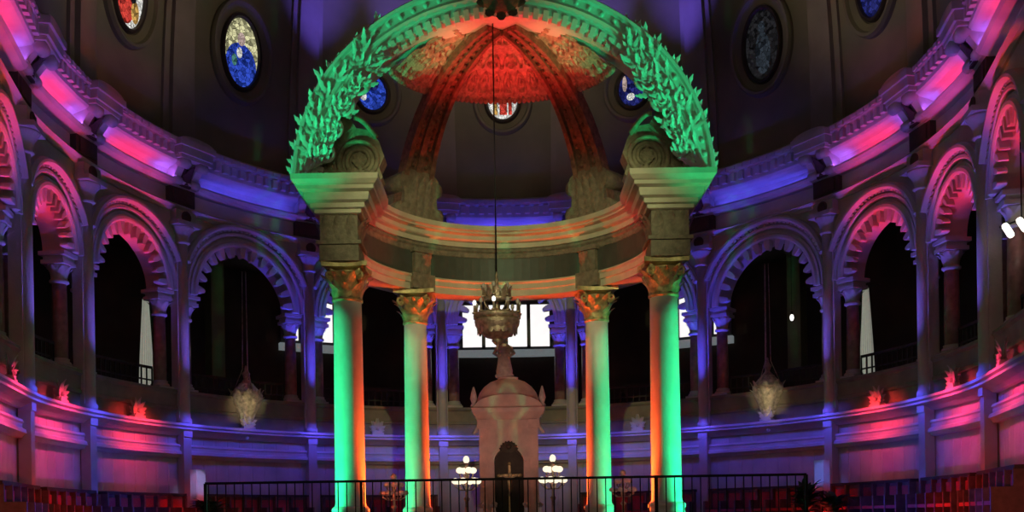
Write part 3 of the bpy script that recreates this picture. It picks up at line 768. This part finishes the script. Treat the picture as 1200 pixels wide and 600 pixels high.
# ribs rising from the rear columns and the carved shell
ZR, HR = 7.30, 4.15
def shell_pt(ph, al, off=0.):
    r = (3.62 + off) * cos(al); return Vector((r * sin(ph), FY + r * cos(ph) * .98, ZR + (HR + off) * sin(al) + E))
for sx in (-1, 1):
    ph = sx * PR
    s = MB(); n = 34
    side_v = Vector((cos(ph), -sin(ph), 0))
    def rib_frame(al, wd):
        c = shell_pt(ph, al); e = shell_pt(ph, al, -1.) - c
        e.normalize()
        return lambda a, b: c + side_v * (a * wd) + e * b
    als = [radians(4 + 82 * i / n) for i in range(n + 1)]
    for prof in ([(-.36, -.05), (-.36, .16), (.36, .16), (.36, -.05)], [(-.36, .14), (-.36, .26), (-.25, .26), (-.25, .14)], [(.25, .14), (.25, .26), (.36, .26), (.36, .14)], [(-.07, .14), (-.07, .22), (.07, .22), (.07, .14)]):
        s.sweep(prof, [rib_frame(al, 1.45 - .85 * (al / (pi / 2))) for al in als])
    for i in range(22):
        al = radians(10 + 3.4 * i)
        for q in (-.16, .16):
            p = rib_frame(al, 1.45 - .85 * (al / (pi / 2)))(q, .17); s.ball((p.x, p.y, p.z), .055, n=8)
    s.build('rib', M['ribstone'], can, True)
    # scrolled pedestal at the foot of the rib
    s = MB(); T = Tm(*cring(3.55, ph, 7.55)) @ Rz(-ph)
    P = [(-.72, 0), (.72, 0), (.70, .22), (.52, .34), (.50, .62), (.62, .84), (.56, 1.10), (.38, 1.22), (-.38, 1.22), (-.56, 1.10), (-.62, .84), (-.50, .62), (-.52, .34), (-.70, .22)]
    fr = [(lambda y: (lambda a, b: T @ Vector((a, y, b))))(y) for y in (-.42, .35)]
    s.sweep(P, fr)
    for q in (-.52, .52):
        s.lathe([(0, -.46), (.17, -.46), (.2, 0), (.2, .4), (0, .4)], 16, T @ Tm(q, 0, .86) @ Rx(pi / 2))
        s.lathe([(0, -.46), (.14, -.46), (.18, 0), (.18, .4), (0, .4)], 16, T @ Tm(q * 1.1, 0, .2) @ Rx(pi / 2))
    for q in (-.22, 0, .22): s.leaf(T @ Tm(q, -.42, .12) @ Rz(pi), .95, .3, .18, serr=.15)
    s.build('scroll_pedestal', M['dimstone'], can, True)
s = MB(); nP, nA = 220, 56; v = []; ff = []
def pat(ph, q):
    """relief: ribs of the band, a row of roundels, concentric rings"""
    x = ph / radians(9.) ; d = 0.
    if q < .30:
        cx = (x % 1.) - .5; cy = (q / .30 - .5)
        rr = sqrt(cx * cx + cy * cy * .8); d += .055 * (1 if .26 < rr < .38 else 0) + (.06 if rr < .12 else 0)
    elif q < .36: d += .06
    elif q < .60:
        cx = ((x * .5) % 1.) - .5; cy = (q - .36) / .24
        rr = sqrt(cx * cx + cy * cy * .55); d += .05 * (1 if .32 < rr < .42 else 0) + .04 * (1 if .12 < rr < .2 else 0)
    elif q < .65: d += .06
    elif q < .82: d += .035 * (1 if (x * 1.) % 1. < .3 else 0)
    elif q < .86: d += .05
    return d
for i in range(nP + 1):
    ph = radians(-90 + 180 * i / nP)
    lo = radians(47.5 + 5.0 * cos(ph) ** .8 if abs(ph) < 1.57 else 47.5) - radians(2.6) * abs(cos(pi * ph / radians(9.) )) ** .7
    for j in range(nA + 1):
        q = j / nA; al = lo + (radians(89) - lo) * q
        v.append(shell_pt(ph, al, -.03 - pat(ph, q)))
for i in range(nP):
    for j in range(nA): a = i * (nA + 1) + j; ff.append((a, a + 1, a + nA + 2, a + nA + 1))
s.add(v, ff, None, 0, False)
sh = s.build('shell_vault', M['lattice'], can, True); tag(sh, 'red lit carved half dome with scalloped edge')
s = MB()
for i in range(60):
    ph = radians(-88.5 + 3 * i)
    p = shell_pt(ph, radians(45.4 + 5.0 * max(0, cos(ph)) ** .8)); s.ball((p.x, p.y, p.z), .07, n=8, sz=1.4)
s.build('bead_fringe', M['lattice'], sh, True)

# ------------------------------------------------------------------ chandelier
CX, CYY = 0., FY - .0
ch = thing('chandelier', 'large bronze and crystal chandelier hanging from the canopy on a thin rod', 'chandelier', (-.20, CYY, E + 3.95))
s = MB(); s.tube([(0, 0, 1.7), (0, 0, 7.45)], .016, 6); s.build('hanging_rod', M['iron'], ch)
s = MB(); s.lathe([(0, -.12), (.05, -.06), (.02, 0), (.08, .05), (.14, .12), (.06, .2), (.05, .5), (.12, .62), (.07, .74), (.05, 1.1), (.12, 1.2), (.05, 1.3), (.03, 1.62), (0, 1.72)], 16); s.build('stem', M['bronze'], ch)
s = MB()
s.lathe([(.06, .14), (.26, .20), (.42, .32), (.50, .46), (.52, .56), (.50, .60), (.45, .56), (.36, .40), (.2, .28), (.06, .24)], 32, fl=lambda a, z: 1 + .05 * sin(16 * a))
s.lathe([(.50, .60), (.54, .62), (.54, .72), (.50, .74), (.48, .68), (.50, .6)], 32)
for i in range(16):
    a = 2 * pi * i / 16; s.leaf(Rz(a) @ Tm(0, .44, .26), .46, .2, .2, serr=.12)
s.build('basket', M['bronze'], ch)
s = MB(); s.lathe([(.26, 1.0), (.30, 1.02), (.30, 1.10), (.26, 1.12), (.24, 1.06), (.26, 1.0)], 24)
for i in range(10): s.leaf(Rz(2 * pi * i / 10) @ Tm(0, .28, 1.08), .3, .14, .3, serr=.12)
s.build('upper_ring', M['bronze'], ch)
for tier, (n, r, z) in enumerate(((10, .50, .72), (6, .30, 1.1))):
    for i in range(n):
        a = 2 * pi * (i + .3) / n
        s = MB(); T = Rz(a)
        s.tube([(.06, 0, z - .25), (r * .5, 0, z - .32), (r * .9, 0, z - .2), (r + .02, 0, z)], .018, 6, T)
        s.lathe([(.05, z), (.06, z + .03), (.03, z + .04), (.025, z + .2), (0, z + .2)], 10, T @ Tm(r + .02, 0, 0))
        arm = s.build('candle_arm', M['bronze'], ch)
        s = MB(); s.ball((r + .02, 0, z + .25), .045, T, sz=1.5); s.build('bulb', M['bulb2'] if (tier == 0 and i in (2, 5, 7)) else M['dimglobe'], arm)

# ------------------------------------------------------------------ hanging sanctuary lamps
def make_lamp():
    root = thing('hanging_lamp', 'x', 'hanging lamp')
    s = MB()
    s.lathe([(0, -.05), (.05, .0), (.07, .06), (.03, .12), (.08, .18), (.14, .32), (.26, .62), (.38, .86), (.46, 1.08), (.47, 1.2), (.40, 1.3), (.30, 1.42), (.22, 1.52), (.2, 1.56)], 32, fl=lambda a, z: 1 + .06 * sin(8 * a))
    for i in range(8):
        a = 2 * pi * i / 8
        s.leaf(Rz(a) @ Tm(0, .18, .38), .85, .26, .42, serr=.2); s.leaf(Rz(a + .39) @ Tm(0, .40, .92), .5, .24, .25, serr=.2)
    s.build('lamp_bowl', M['cream'], root)
    s = MB(); s.lathe([(.2, 1.54), (.13, 1.62), (.07, 1.7), (.10, 1.8), (.13, 1.86), (.06, 1.95), (.03, 2.1), (0, 2.12)], 20); s.build('crown', M['bronze'], root)
    for i in range(3):
        a = 2 * pi * i / 3 + .4
        s = MB(); s.tube([(.40 * cos(a), .40 * sin(a), 1.28), (.10 * cos(a), .10 * sin(a), 2.0), (.07 * cos(a), .07 * sin(a), 5.0)], .014, 6); s.build('chain', M['bronze'], root)
    s = MB(); s.lathe([(0, -.17), (.045, -.15), (.06, -.1), (.045, -.05), (0, -.03)], 12); s.build('finial', M['white'], root)
    return root
l0 = make_lamp()
l1 = copy_tree(l0)
for o, sg, lab in ((l0, -1, 'cream gilt urn shaped lamp hanging on chains left of the canopy'), (l1, 1, 'cream gilt urn shaped lamp hanging on chains right of the canopy')):
    t = bay(2 * sg)[0]; place(o, ring(t, -.12, 2.72), rzat(t)); tag(o, lab, 'hanging lamp', 'hanging lamps in the side arches')

# ------------------------------------------------------------------ altar
AYY = 25.1
al = thing('altar_tabernacle', 'pinkish stone altar tabernacle with domed top and dark arched niche', 'altar', (.02, AYY, E - .3))
def au(z): return z + .3
s = MB()
w2 = .68; nw, nz0, nzc = .36, 0, 1.38
# body as pier boxes and arched front so that the niche is a real recess
s.box(-w2, -nw, -.5, .5, au(-.3), au(2.45)); s.box(nw, w2, -.5, .5, au(-.3), au(2.45)); s.box(-nw, nw, .12, .5, au(-.3), au(2.45))
V = []; F = []; N = 16
for i in range(N + 1):
    a = pi * i / N; V += [(nw * cos(a), -.5, au(nzc + nw * sin(a))), (nw * cos(a), -.5, au(2.45)), (nw * cos(a), .12, au(nzc + nw * sin(a)))]
for i in range(N): a = 3 * i; F += [(a, a + 1, a + 4, a + 3), (a, a + 3, a + 5, a + 2)]
s.add(V, F)
for sx in (-1, 1):
    s.box(sx * .62 - .10, sx * .62 + .10, -.58, -.48, au(-.3), au(2.3)); s.box(sx * .62 - .14, sx * .62 + .14, -.62, -.46, au(2.2), au(2.42))
fr = [(lambda a: (lambda r, y: Vector((r * cos(a), y, au(nzc + r * sin(a))))))(pi * i / 20) for i in range(21)]
s.sweep([(.36, -.5), (.36, -.57), (.46, -.57), (.46, -.5)], fr)
s.build('body', M['altar'], al)
s = MB()
for a_, z0, b_, z1 in ((.72, 2.42, .80, 2.52), (.80, 2.52, .86, 2.60), (.86, 2.60, .90, 2.70), (.90, 2.70, .84, 2.74)): s.frust((a_, a_ * .75), au(z0), (b_, b_ * .75), au(z1))
P = [(.84 * cos(pi * i / 20), 2.70 + .34 * sin(pi * i / 20)) for i in range(21)]
fr = [(lambda y: (lambda a, b: Vector((a, y, au(b)))))(y) for y in (-.62, -.4)]
s.sweep(P, fr); s.build('cornice', M['altar'], al)
s = MB(); s.lathe([(.78, 2.72), (.79, 2.85), (.76, 3.0), (.70, 3.15), (.60, 3.28), (.44, 3.40), (.28, 3.46), (.24, 3.48), (.26, 3.50), (.26, 3.52), (0, 3.53)], 32, Tm(0, 0, .3), sy=.75); s.build('domed_top', M['altar'], al)
for sx in (-1, 1):
    s = MB(); s.lathe([(.07, 2.74), (.09, 2.78), (.05, 2.84), (.09, 2.96), (.06, 3.1), (.02, 3.24), (0, 3.26)], 12, Tm(sx * .84, -.4, .3)); s.build('corner_finial', M['statue'], al)
    s = MB(); pts = [(sx * (.86 - .14 * sin(q * pi)), -.5, au(2.68 - .6 * q)) for q in [i / 8 for i in range(9)]]; s.tube(pts, [.07 - .004 * i for i in range(9)], 8); s.build('side_scroll', M['statue'], al)
s = MB(); s.box(-nw, nw, .08, .115, au(-.3), au(1.76)); s.build('niche_back', M['niche'], al)
s = MB()
for i in range(9):
    a = -1.35 + 2.7 * i / 8; s.leaf(Tm(0, -.56, au(1.66)) @ Ry(a) @ Rz(pi), .26, .13, .3, serr=.15)
s.ball((0, -.6, au(1.76)), .07); s.build('niche_crest', M['niche'], al)
# crucifix
cr = thing('altar_crucifix', 'gilded crucifix standing in the dark niche of the altar', 'crucifix', (.03, AYY - .25, E - .3))
s = MB(); s.box(-.03, .03, -.025, .025, .35, 1.62); s.box(-.26, .26, -.025, .025, 1.34, 1.40)
for x, z in ((-.27, 1.37), (.27, 1.37), (0, 1.66)): s.ball((x, 0, z), .045)
s.build('cross', M['gold'], cr)
s = MB(); s.lathe([(.2, 0), (.2, .06), (.12, .1), (.06, .2), (.08, .3), (.03, .38)], 16); s.build('base', M['gold'], cr)
s = MB()
s.tube([(0, -.045, .86), (.01, -.06, 1.0), (0, -.05, 1.12), (0, -.055, 1.24), (0, -.05, 1.33)], [.025, .04, .05, .065, .03], 8)
s.tube([(-.22, -.04, 1.385), (-.1, -.045, 1.33), (0, -.05, 1.29), (.1, -.045, 1.33), (.22, -.04, 1.385)], [.014, .02, .03, .02, .014], 8); s.ball((.01, -.07, 1.38), .045, sz=1.2)
s.build('corpus', M['cream'], cr)
# statue on the dome
st = thing('altar_statue', 'grey robed statue on top of the altar dome, below the chandelier', 'statue', (-.06, AYY, E + 3.52))
s = MB()
s.lathe([(.22, 0), (.24, .06), (.20, .1), (.21, .16), (.17, .35), (.15, .5), (.16, .62), (.18, .72), (.15, .80), (.07, .85), (.055, .88), (.085, .93), (.10, .99), (.085, 1.06), (.05, 1.1), (0, 1.11)], 20, sy=.75, fl=lambda a, z: 1 + (.06 * sin(9 * a) if z < .5 else 0))
for sx in (-1, 1): s.tube([(sx * .15, 0, .76), (sx * .24, -.04, .6), (sx * .16, -.14, .52), (sx * .04, -.17, .60)], [.05, .05, .04, .03], 8)
s.build('robed_figure', M['statue'], st)
# candelabra
def make_cand(lit):
    root = thing('candelabrum', 'x', 'candelabrum')
    s = MB(); s.lathe([(.2, 0), (.2, .05), (.1, .1), (.05, .25), (.03, .3), (.03, .7), (.06, .76), (.025, .82), (.025, 1.5), (.05, 1.56), (0, 1.58)], 14); s.build('pole', M['bronze'], root)
    for tier, (n, r, z) in enumerate(((6, .21, 1.16), (4, .13, 1.40), (1, 0, 1.64))):
        for i in range(n):
            a = 2 * pi * (i + .25) / n; T = Rz(a)
            s = MB()
            if r: s.tube([(.02, 0, z - .2), (r * .6, 0, z - .2), (r, 0, z - .12), (r, 0, z - .04)], .014, 6, T)
            s.lathe([(.03, z - .06), (.035, z - .03), (.015, z - .02)], 8, T @ Tm(r, 0, 0))
            arm = s.build('arm', M['bronze'], root)
            s = MB(); s.ball((r, 0, z), (.072 if r else .06), T, sz=1.0 if r else 1.5); s.build('globe', M['bulb'] if lit else M['dimglobe'], arm)
    return root
c0 = make_cand(True); c1 = copy_tree(c0)
for o, x, lab in ((c0, -.94, 'lit candelabrum with white globes left of the altar'), (c1, 1.00, 'lit candelabrum with white globes right of the altar')):
    place(o, (x, 22.6, E - .3)); o.scale = (1.22, 1.22, 1.); tag(o, lab, 'candelabrum', 'lit candelabra before the altar')
d0 = make_cand(False); d1 = copy_tree(d0)
for o, x, lab in ((d0, -2.72, 'dim unlit candelabrum between the two left canopy columns'), (d1, 2.72, 'dim unlit candelabrum between the two right canopy columns')):
    place(o, (x, 23.9, E - .7)); tag(o, lab, 'candelabrum', 'unlit candelabra between the columns')
    o.scale = (1.25, 1.25, .82); o.location.z = E - .3
# altar table with vases
tb = thing('altar_table', 'low pinkish altar table in front of the tabernacle', 'altar table', (0, AYY - 1.1, E - .3))
s = MB(); s.box(-1.0, 1.0, -.38, .38, .34, .42); s.build('tabletop', M['altar'], tb)
s = MB(); s.box(-.85, .85, -.28, .28, 0, .34); s.build('table_body', M['altar'], tb)
for x, lab in ((-.66, 'small pink flower vase at the left end of the altar table'), (-.36, 'small pink flower vase left of the crucifix'), (.42, 'small pink flower vase right of the crucifix'), (.74, 'small pink flower vase at the right end of the altar table')):
    v_ = thing('flower_vase', lab, 'vase', (x, AYY - 1.1, E + .12), 0, 'vases on the altar table')
    s = MB(); s.lathe([(.05, 0), (.06, .04), (.04, .1), (.05, .14)], 12); s.build('vase', M['white'], v_)
    s = MB(); random.seed(int(x * 100))
    for i in range(9): s.ball((random.uniform(-.06, .06), random.uniform(-.05, .05), .18 + random.uniform(0, .08)), .035, n=7)
    s.build('blossoms', M['dimglobe'], v_)

# ------------------------------------------------------------------ railing in front of the canopy
RY = 19.0
rl = thing('chancel_railing', 'thin black iron railing running across the front of the canopy', 'railing', (0, RY, E - .3))
s = MB(); s.box(-5.72, 5.62, -.03, .03, 1.03, 1.075); s.box(-5.72, 5.62, -.02, .02, .12, .15); s.build('top_rail', M['iron'], rl)
for i in range(70):
    x = -5.66 + 11.24 * i / 69
    s = MB(); s.lathe([(.011, 0), (.011, 1.04)], 6, Tm(x, 0, 0)); s.build('baluster', M['iron'], rl)
for x in (-5.72, -2.78, 2.78, 5.62):
    s = MB(); s.box(x - .025, x + .025, -.025, .025, 0, 1.05); s.build('post', M['iron'], rl)

# ------------------------------------------------------------------ lights
KL = dict(cove_red=.15, cove_blue=.30, cornice_wash=.15, arch_red=1.0, arch_violet=.30, arch_blue=.30, ledge_red=.5, ledge_violet=.20, ledge_blue=.6, stall_wash=2.0,
          pilaster_blue=1.0, ledge_pier_blue=.5, drum_blue=2.9, green_front=.8, green_rear=.65, red_front=3.0, red_rear=2.1, green_arch=.36, shell_red=.34, shell_front_red=.48,
          ring_red=1.2, shell_side_red=.28, lamp_fill=6.5, stall_red=.6, nave_warm=.105, altar_pink=.85, canopy_front=.85, speaker_spot=3., drum_warm=.4, candelabra_fill=1.3, chandelier_fill=1.)
def aim(o, loc, tgt, roll=0):
    d = Vector(tgt) - Vector(loc); o.location = loc
    o.rotation_euler = d.to_track_quat('-Z', 'Y').to_euler()
def spot(name, loc, tgt, col, pw, ang, blend=.6, rad=.08, narrow=1., flat=1.):
    l = bpy.data.lights.new(name, 'SPOT'); l.color = col; l.energy = pw * KL[name]; l.spot_size = radians(ang); l.spot_blend = blend; l.shadow_soft_size = rad
    o = bpy.data.objects.new(name, l); COL.objects.link(o); aim(o, loc, tgt); o.scale = (narrow, flat, 1); return o
def area(name, loc, tgt, col, pw, sx, sy=.1, spread=180):
    l = bpy.data.lights.new(name, 'AREA'); l.shape = 'RECTANGLE'; l.size = sx; l.size_y = sy; l.color = col; l.energy = pw * KL[name]; l.spread = radians(spread)
    o = bpy.data.objects.new(name, l); COL.objects.link(o); aim(o, loc, tgt); return o
RED = (1., .03, .04); PINK = (1., .03, .14); BLUE = (.07, .06, 1.); VIOL = (.32, .10, 1.); GREEN = (.01, 1., .36); ORG = (1., .09, .01); WARM = (1., .82, .58)
for k in BAYS:
    t, h = bay(k); R = RR(t); W = R * h; ak = abs(k)
    redk = ak >= 3
    # cornice cove strips: red mid-bay, blue near the brackets
    if redk:
        area('cove_red', ring(t, -.27, 9.88), ring(t, .02, 10.10), PINK, 34, W * .8, .05)
        for sg in (-1, 1):
            t2 = t + sg * (W * .70) / R
            area('cove_blue', ring(t2, -.27, 9.88), ring(t2, .02, 10.10), VIOL, 13, W * .30, .05)
    else:
        area('cove_blue', ring(t, -.27, 9.88), ring(t, .02, 10.10), BLUE, 30 if ak < 2 else 26, W * 1.5, .05)
    # wash on the crown of the cornice from below
    area('cornice_wash', ring(t, -1.9, 8.7), ring(t, -.5, 10.4), VIOL if redk else BLUE, 26, W * 1.2, .1, 70)
    # arch uplights on the ledge
    if redk:
        spot('arch_red', ring(t, -1.5, 3.2), ring(t, .1, 8.25), RED, 900, 32, .8)
        spot('arch_red', ring(t, -.60, 3.5), ring(t, .4, 8.4), RED, 300, 34, .8)
        spot('arch_violet', ring(t, -1.3, 3.2), ring(t, 0, 8.2), VIOL, 520, 50, .9)
    else:
        spot('arch_blue', ring(t, -1.3, 3.2), ring(t, 0, 8.4), VIOL if ak == 2 else BLUE, 420, 50, .9)
    # ledge and panelling washed from above
    if redk:
        area('ledge_red', ring(t, -1.2, 3.2), ring(t, -.2, 2.55), PINK if ak > 3 else RED, 26, W * .5, .1, 80)
        area('ledge_violet', ring(t, -1.1, 3.1), ring(t, 0., 2.1), VIOL, 16, W * 1.5, .1, 70)
    else:
        area('ledge_blue', ring(t, -1.2, 3.2), ring(t, -.1, 2.2), BLUE, 16, W * 1.4, .1, 100)
    if k:
        for sg in (-1, 1):
            t2 = t + sg * W * .5 / R
            area('stall_wash', ring(t2, -1.9, .1), ring(t2, -.2, .45), RED if (sg * (1 if k > 0 else -1) < 0) ^ (ak % 2 == 0) else BLUE, 3.5 if ak >= 3 else .5, W * .4, .1, 120)
for k in [-5, -4, -3, -2, -1, 1, 2, 3, 4, 5]:
    t = pier(k); ak = abs(k)
    c = BLUE if ak < 3 else (.16, .10, 1.)
    spot('pilaster_blue', ring(t, -1.15, 3.1), ring(t, -.1, 7.6), c, 900 if ak < 3 else 420, 46, .8)
    area('ledge_pier_blue', ring(t, -1.0, 3.15), ring(t, -.2, 2.6), BLUE, 9, .7, .1, 80)
for sg in (-1, 1):   # blue light high on the drum beside the canopy
    for tt in (33., 17.):
        t = radians(tt) * sg
        spot('drum_blue', ring(t, -2.2, 11.7), drum_pt(t, 18.7), (.16, .10, 1.), 900, 34, .9)
# canopy colours
for sg in (-1, 1):
    spot('green_front', (sg * 7.75, 20.2, E - .1), (sg * CR, FY, E + 1.9), GREEN, 3000, 60, .3, narrow=.128)
    spot('green_rear', (sg * 6.4, 22.9, E - .1), (sg * 2.32, 25.77, E + 1.9), GREEN, 2200, 60, .3, narrow=.122)
    spot('red_front', (sg * .7, 23.7, E - .15), (sg * CR, FY, E + 2.4), ORG, 1500, 90, .5, narrow=.12)
    spot('red_rear', (sg * .35, 26.4, E - .15), (sg * 2.32, 25.77, E + 2.4), ORG, 800, 96, .5, narrow=.14)
    spot('green_arch', (sg * 9.0, 16.5, E + .2), (sg * 4.0, FY - .5, E + 10.0), GREEN, 9000, 21, .6)
    spot('green_arch', (sg * 8.2, 16.0, E + .4), (sg * 2.7, FY - .5, E + 11.3), GREEN, 5200, 20, .8)
    spot('shell_red', (sg * 1.1, FY + 3.15, E + 7.75), (0, 23.3, E + 11.4), RED, 800, 44, .8)
    spot('shell_front_red', (sg * 2.95, FY + .3, E + 7.75), (-sg * .2, 23.6, E + 11.3), (1., .05, .03), 900, 54, .8)
    spot('shell_side_red', (-sg * 2.2, 25.7, E + 7.75), (sg * 2.7, 23.6, E + 10.5), RED, 700, 36, .8)
    spot('ring_red', (-sg * .6, 22.6, E + 1.2), (sg * 3.25, 24.1, E + 6.5), RED, 700, 30, .8, narrow=.6)
    spot('lamp_fill', (sg * 6.2, 24.5, E + .3), ring(bay(2 * sg)[0], -.1, 3.6), WARM, 110, 11, .8)  # added spot brightening each hanging lamp from outside, not its own light
for x, Y, px_ in ((-8.65, 28.05, -7.3), (8.74, 28.05, 7.4)):
    spot('speaker_spot', (px_, 25.6, E + 1.9), (x, Y, E + 1.1), (.5, .4, 1.) if x < 0 else (.15, .2, 1.), 60, 16)  # added spot without a fixture, brightens each loudspeaker
for sg in (-1, 0, 1): area('drum_warm', (sg * 1.2, 24.6 - .6 * abs(sg), E + 12.4), (sg * 10., 34. - 8 * abs(sg), E + 17.5), (1., .80, .50), 100, 1.5, .4, 75)  # added lights hidden above the shell to lift the drum
for sg in (-1, 1): spot('candelabra_fill', (sg * 2.5, 20.4, E + .5), (sg * 2.72, 23.9, E + .9), (1., .62, .48), 60, 24, .6)  # added spots brightening the unlit candelabra from the front
spot('chandelier_fill', (-.1, 17., E + .9), (-.2, CYY, E + 4.6), (1., .72, .58), 130, 14, .6)  # added front spot brightening the chandelier, apart from its bulbs
for sg in (-1, 1): spot('stall_red', (sg * 7.2, 15.5, E + .1), (sg * 10., 20.4, E + .35), (1., .10, .05), 120, 34, .8)
area('nave_warm', (0, 3., E + 6.5), (0, 25., E + 7.5), WARM, 900, 8., 4.)
spot('altar_pink', (0, 17., E + .9), (0, AYY, E + 2.4), (1., .50, .40), 620, 27, .8)  # added pink spot brightening the altar and statue
spot('canopy_front', (0, 9., E + 8.6), (0, FY, E + 6.6), (.95, 1., .50), 3600, 38, .6, flat=.60)
w = bpy.data.worlds.new('World'); SC.world = w; w.use_nodes = True
w.node_tree.nodes['Background'].inputs[0].default_value = (.10, .085, .06, 1); w.node_tree.nodes['Background'].inputs[1].default_value = .12

# ------------------------------------------------------------------ camera
cd = bpy.data.cameras.new('camera'); cam = bpy.data.objects.new('camera', cd); COL.objects.link(cam)
cd.sensor_width = 36; cd.lens = 36 * 1180 / 1200; cd.shift_x = 3.5 / 1200; cd.shift_y = 308 / 1200; cd.clip_end = 200
cam.matrix_world = Matrix.Translation((0, 0, E)) @ Matrix.Rotation(pi / 2, 4, 'X') @ Matrix.Rotation(-.0155, 4, 'Z')
SC.camera = cam
SC.view_settings.view_transform = 'Standard'
try: SC.view_settings.look = 'None'
except Exception: pass
SC.cycles.use_denoising = True
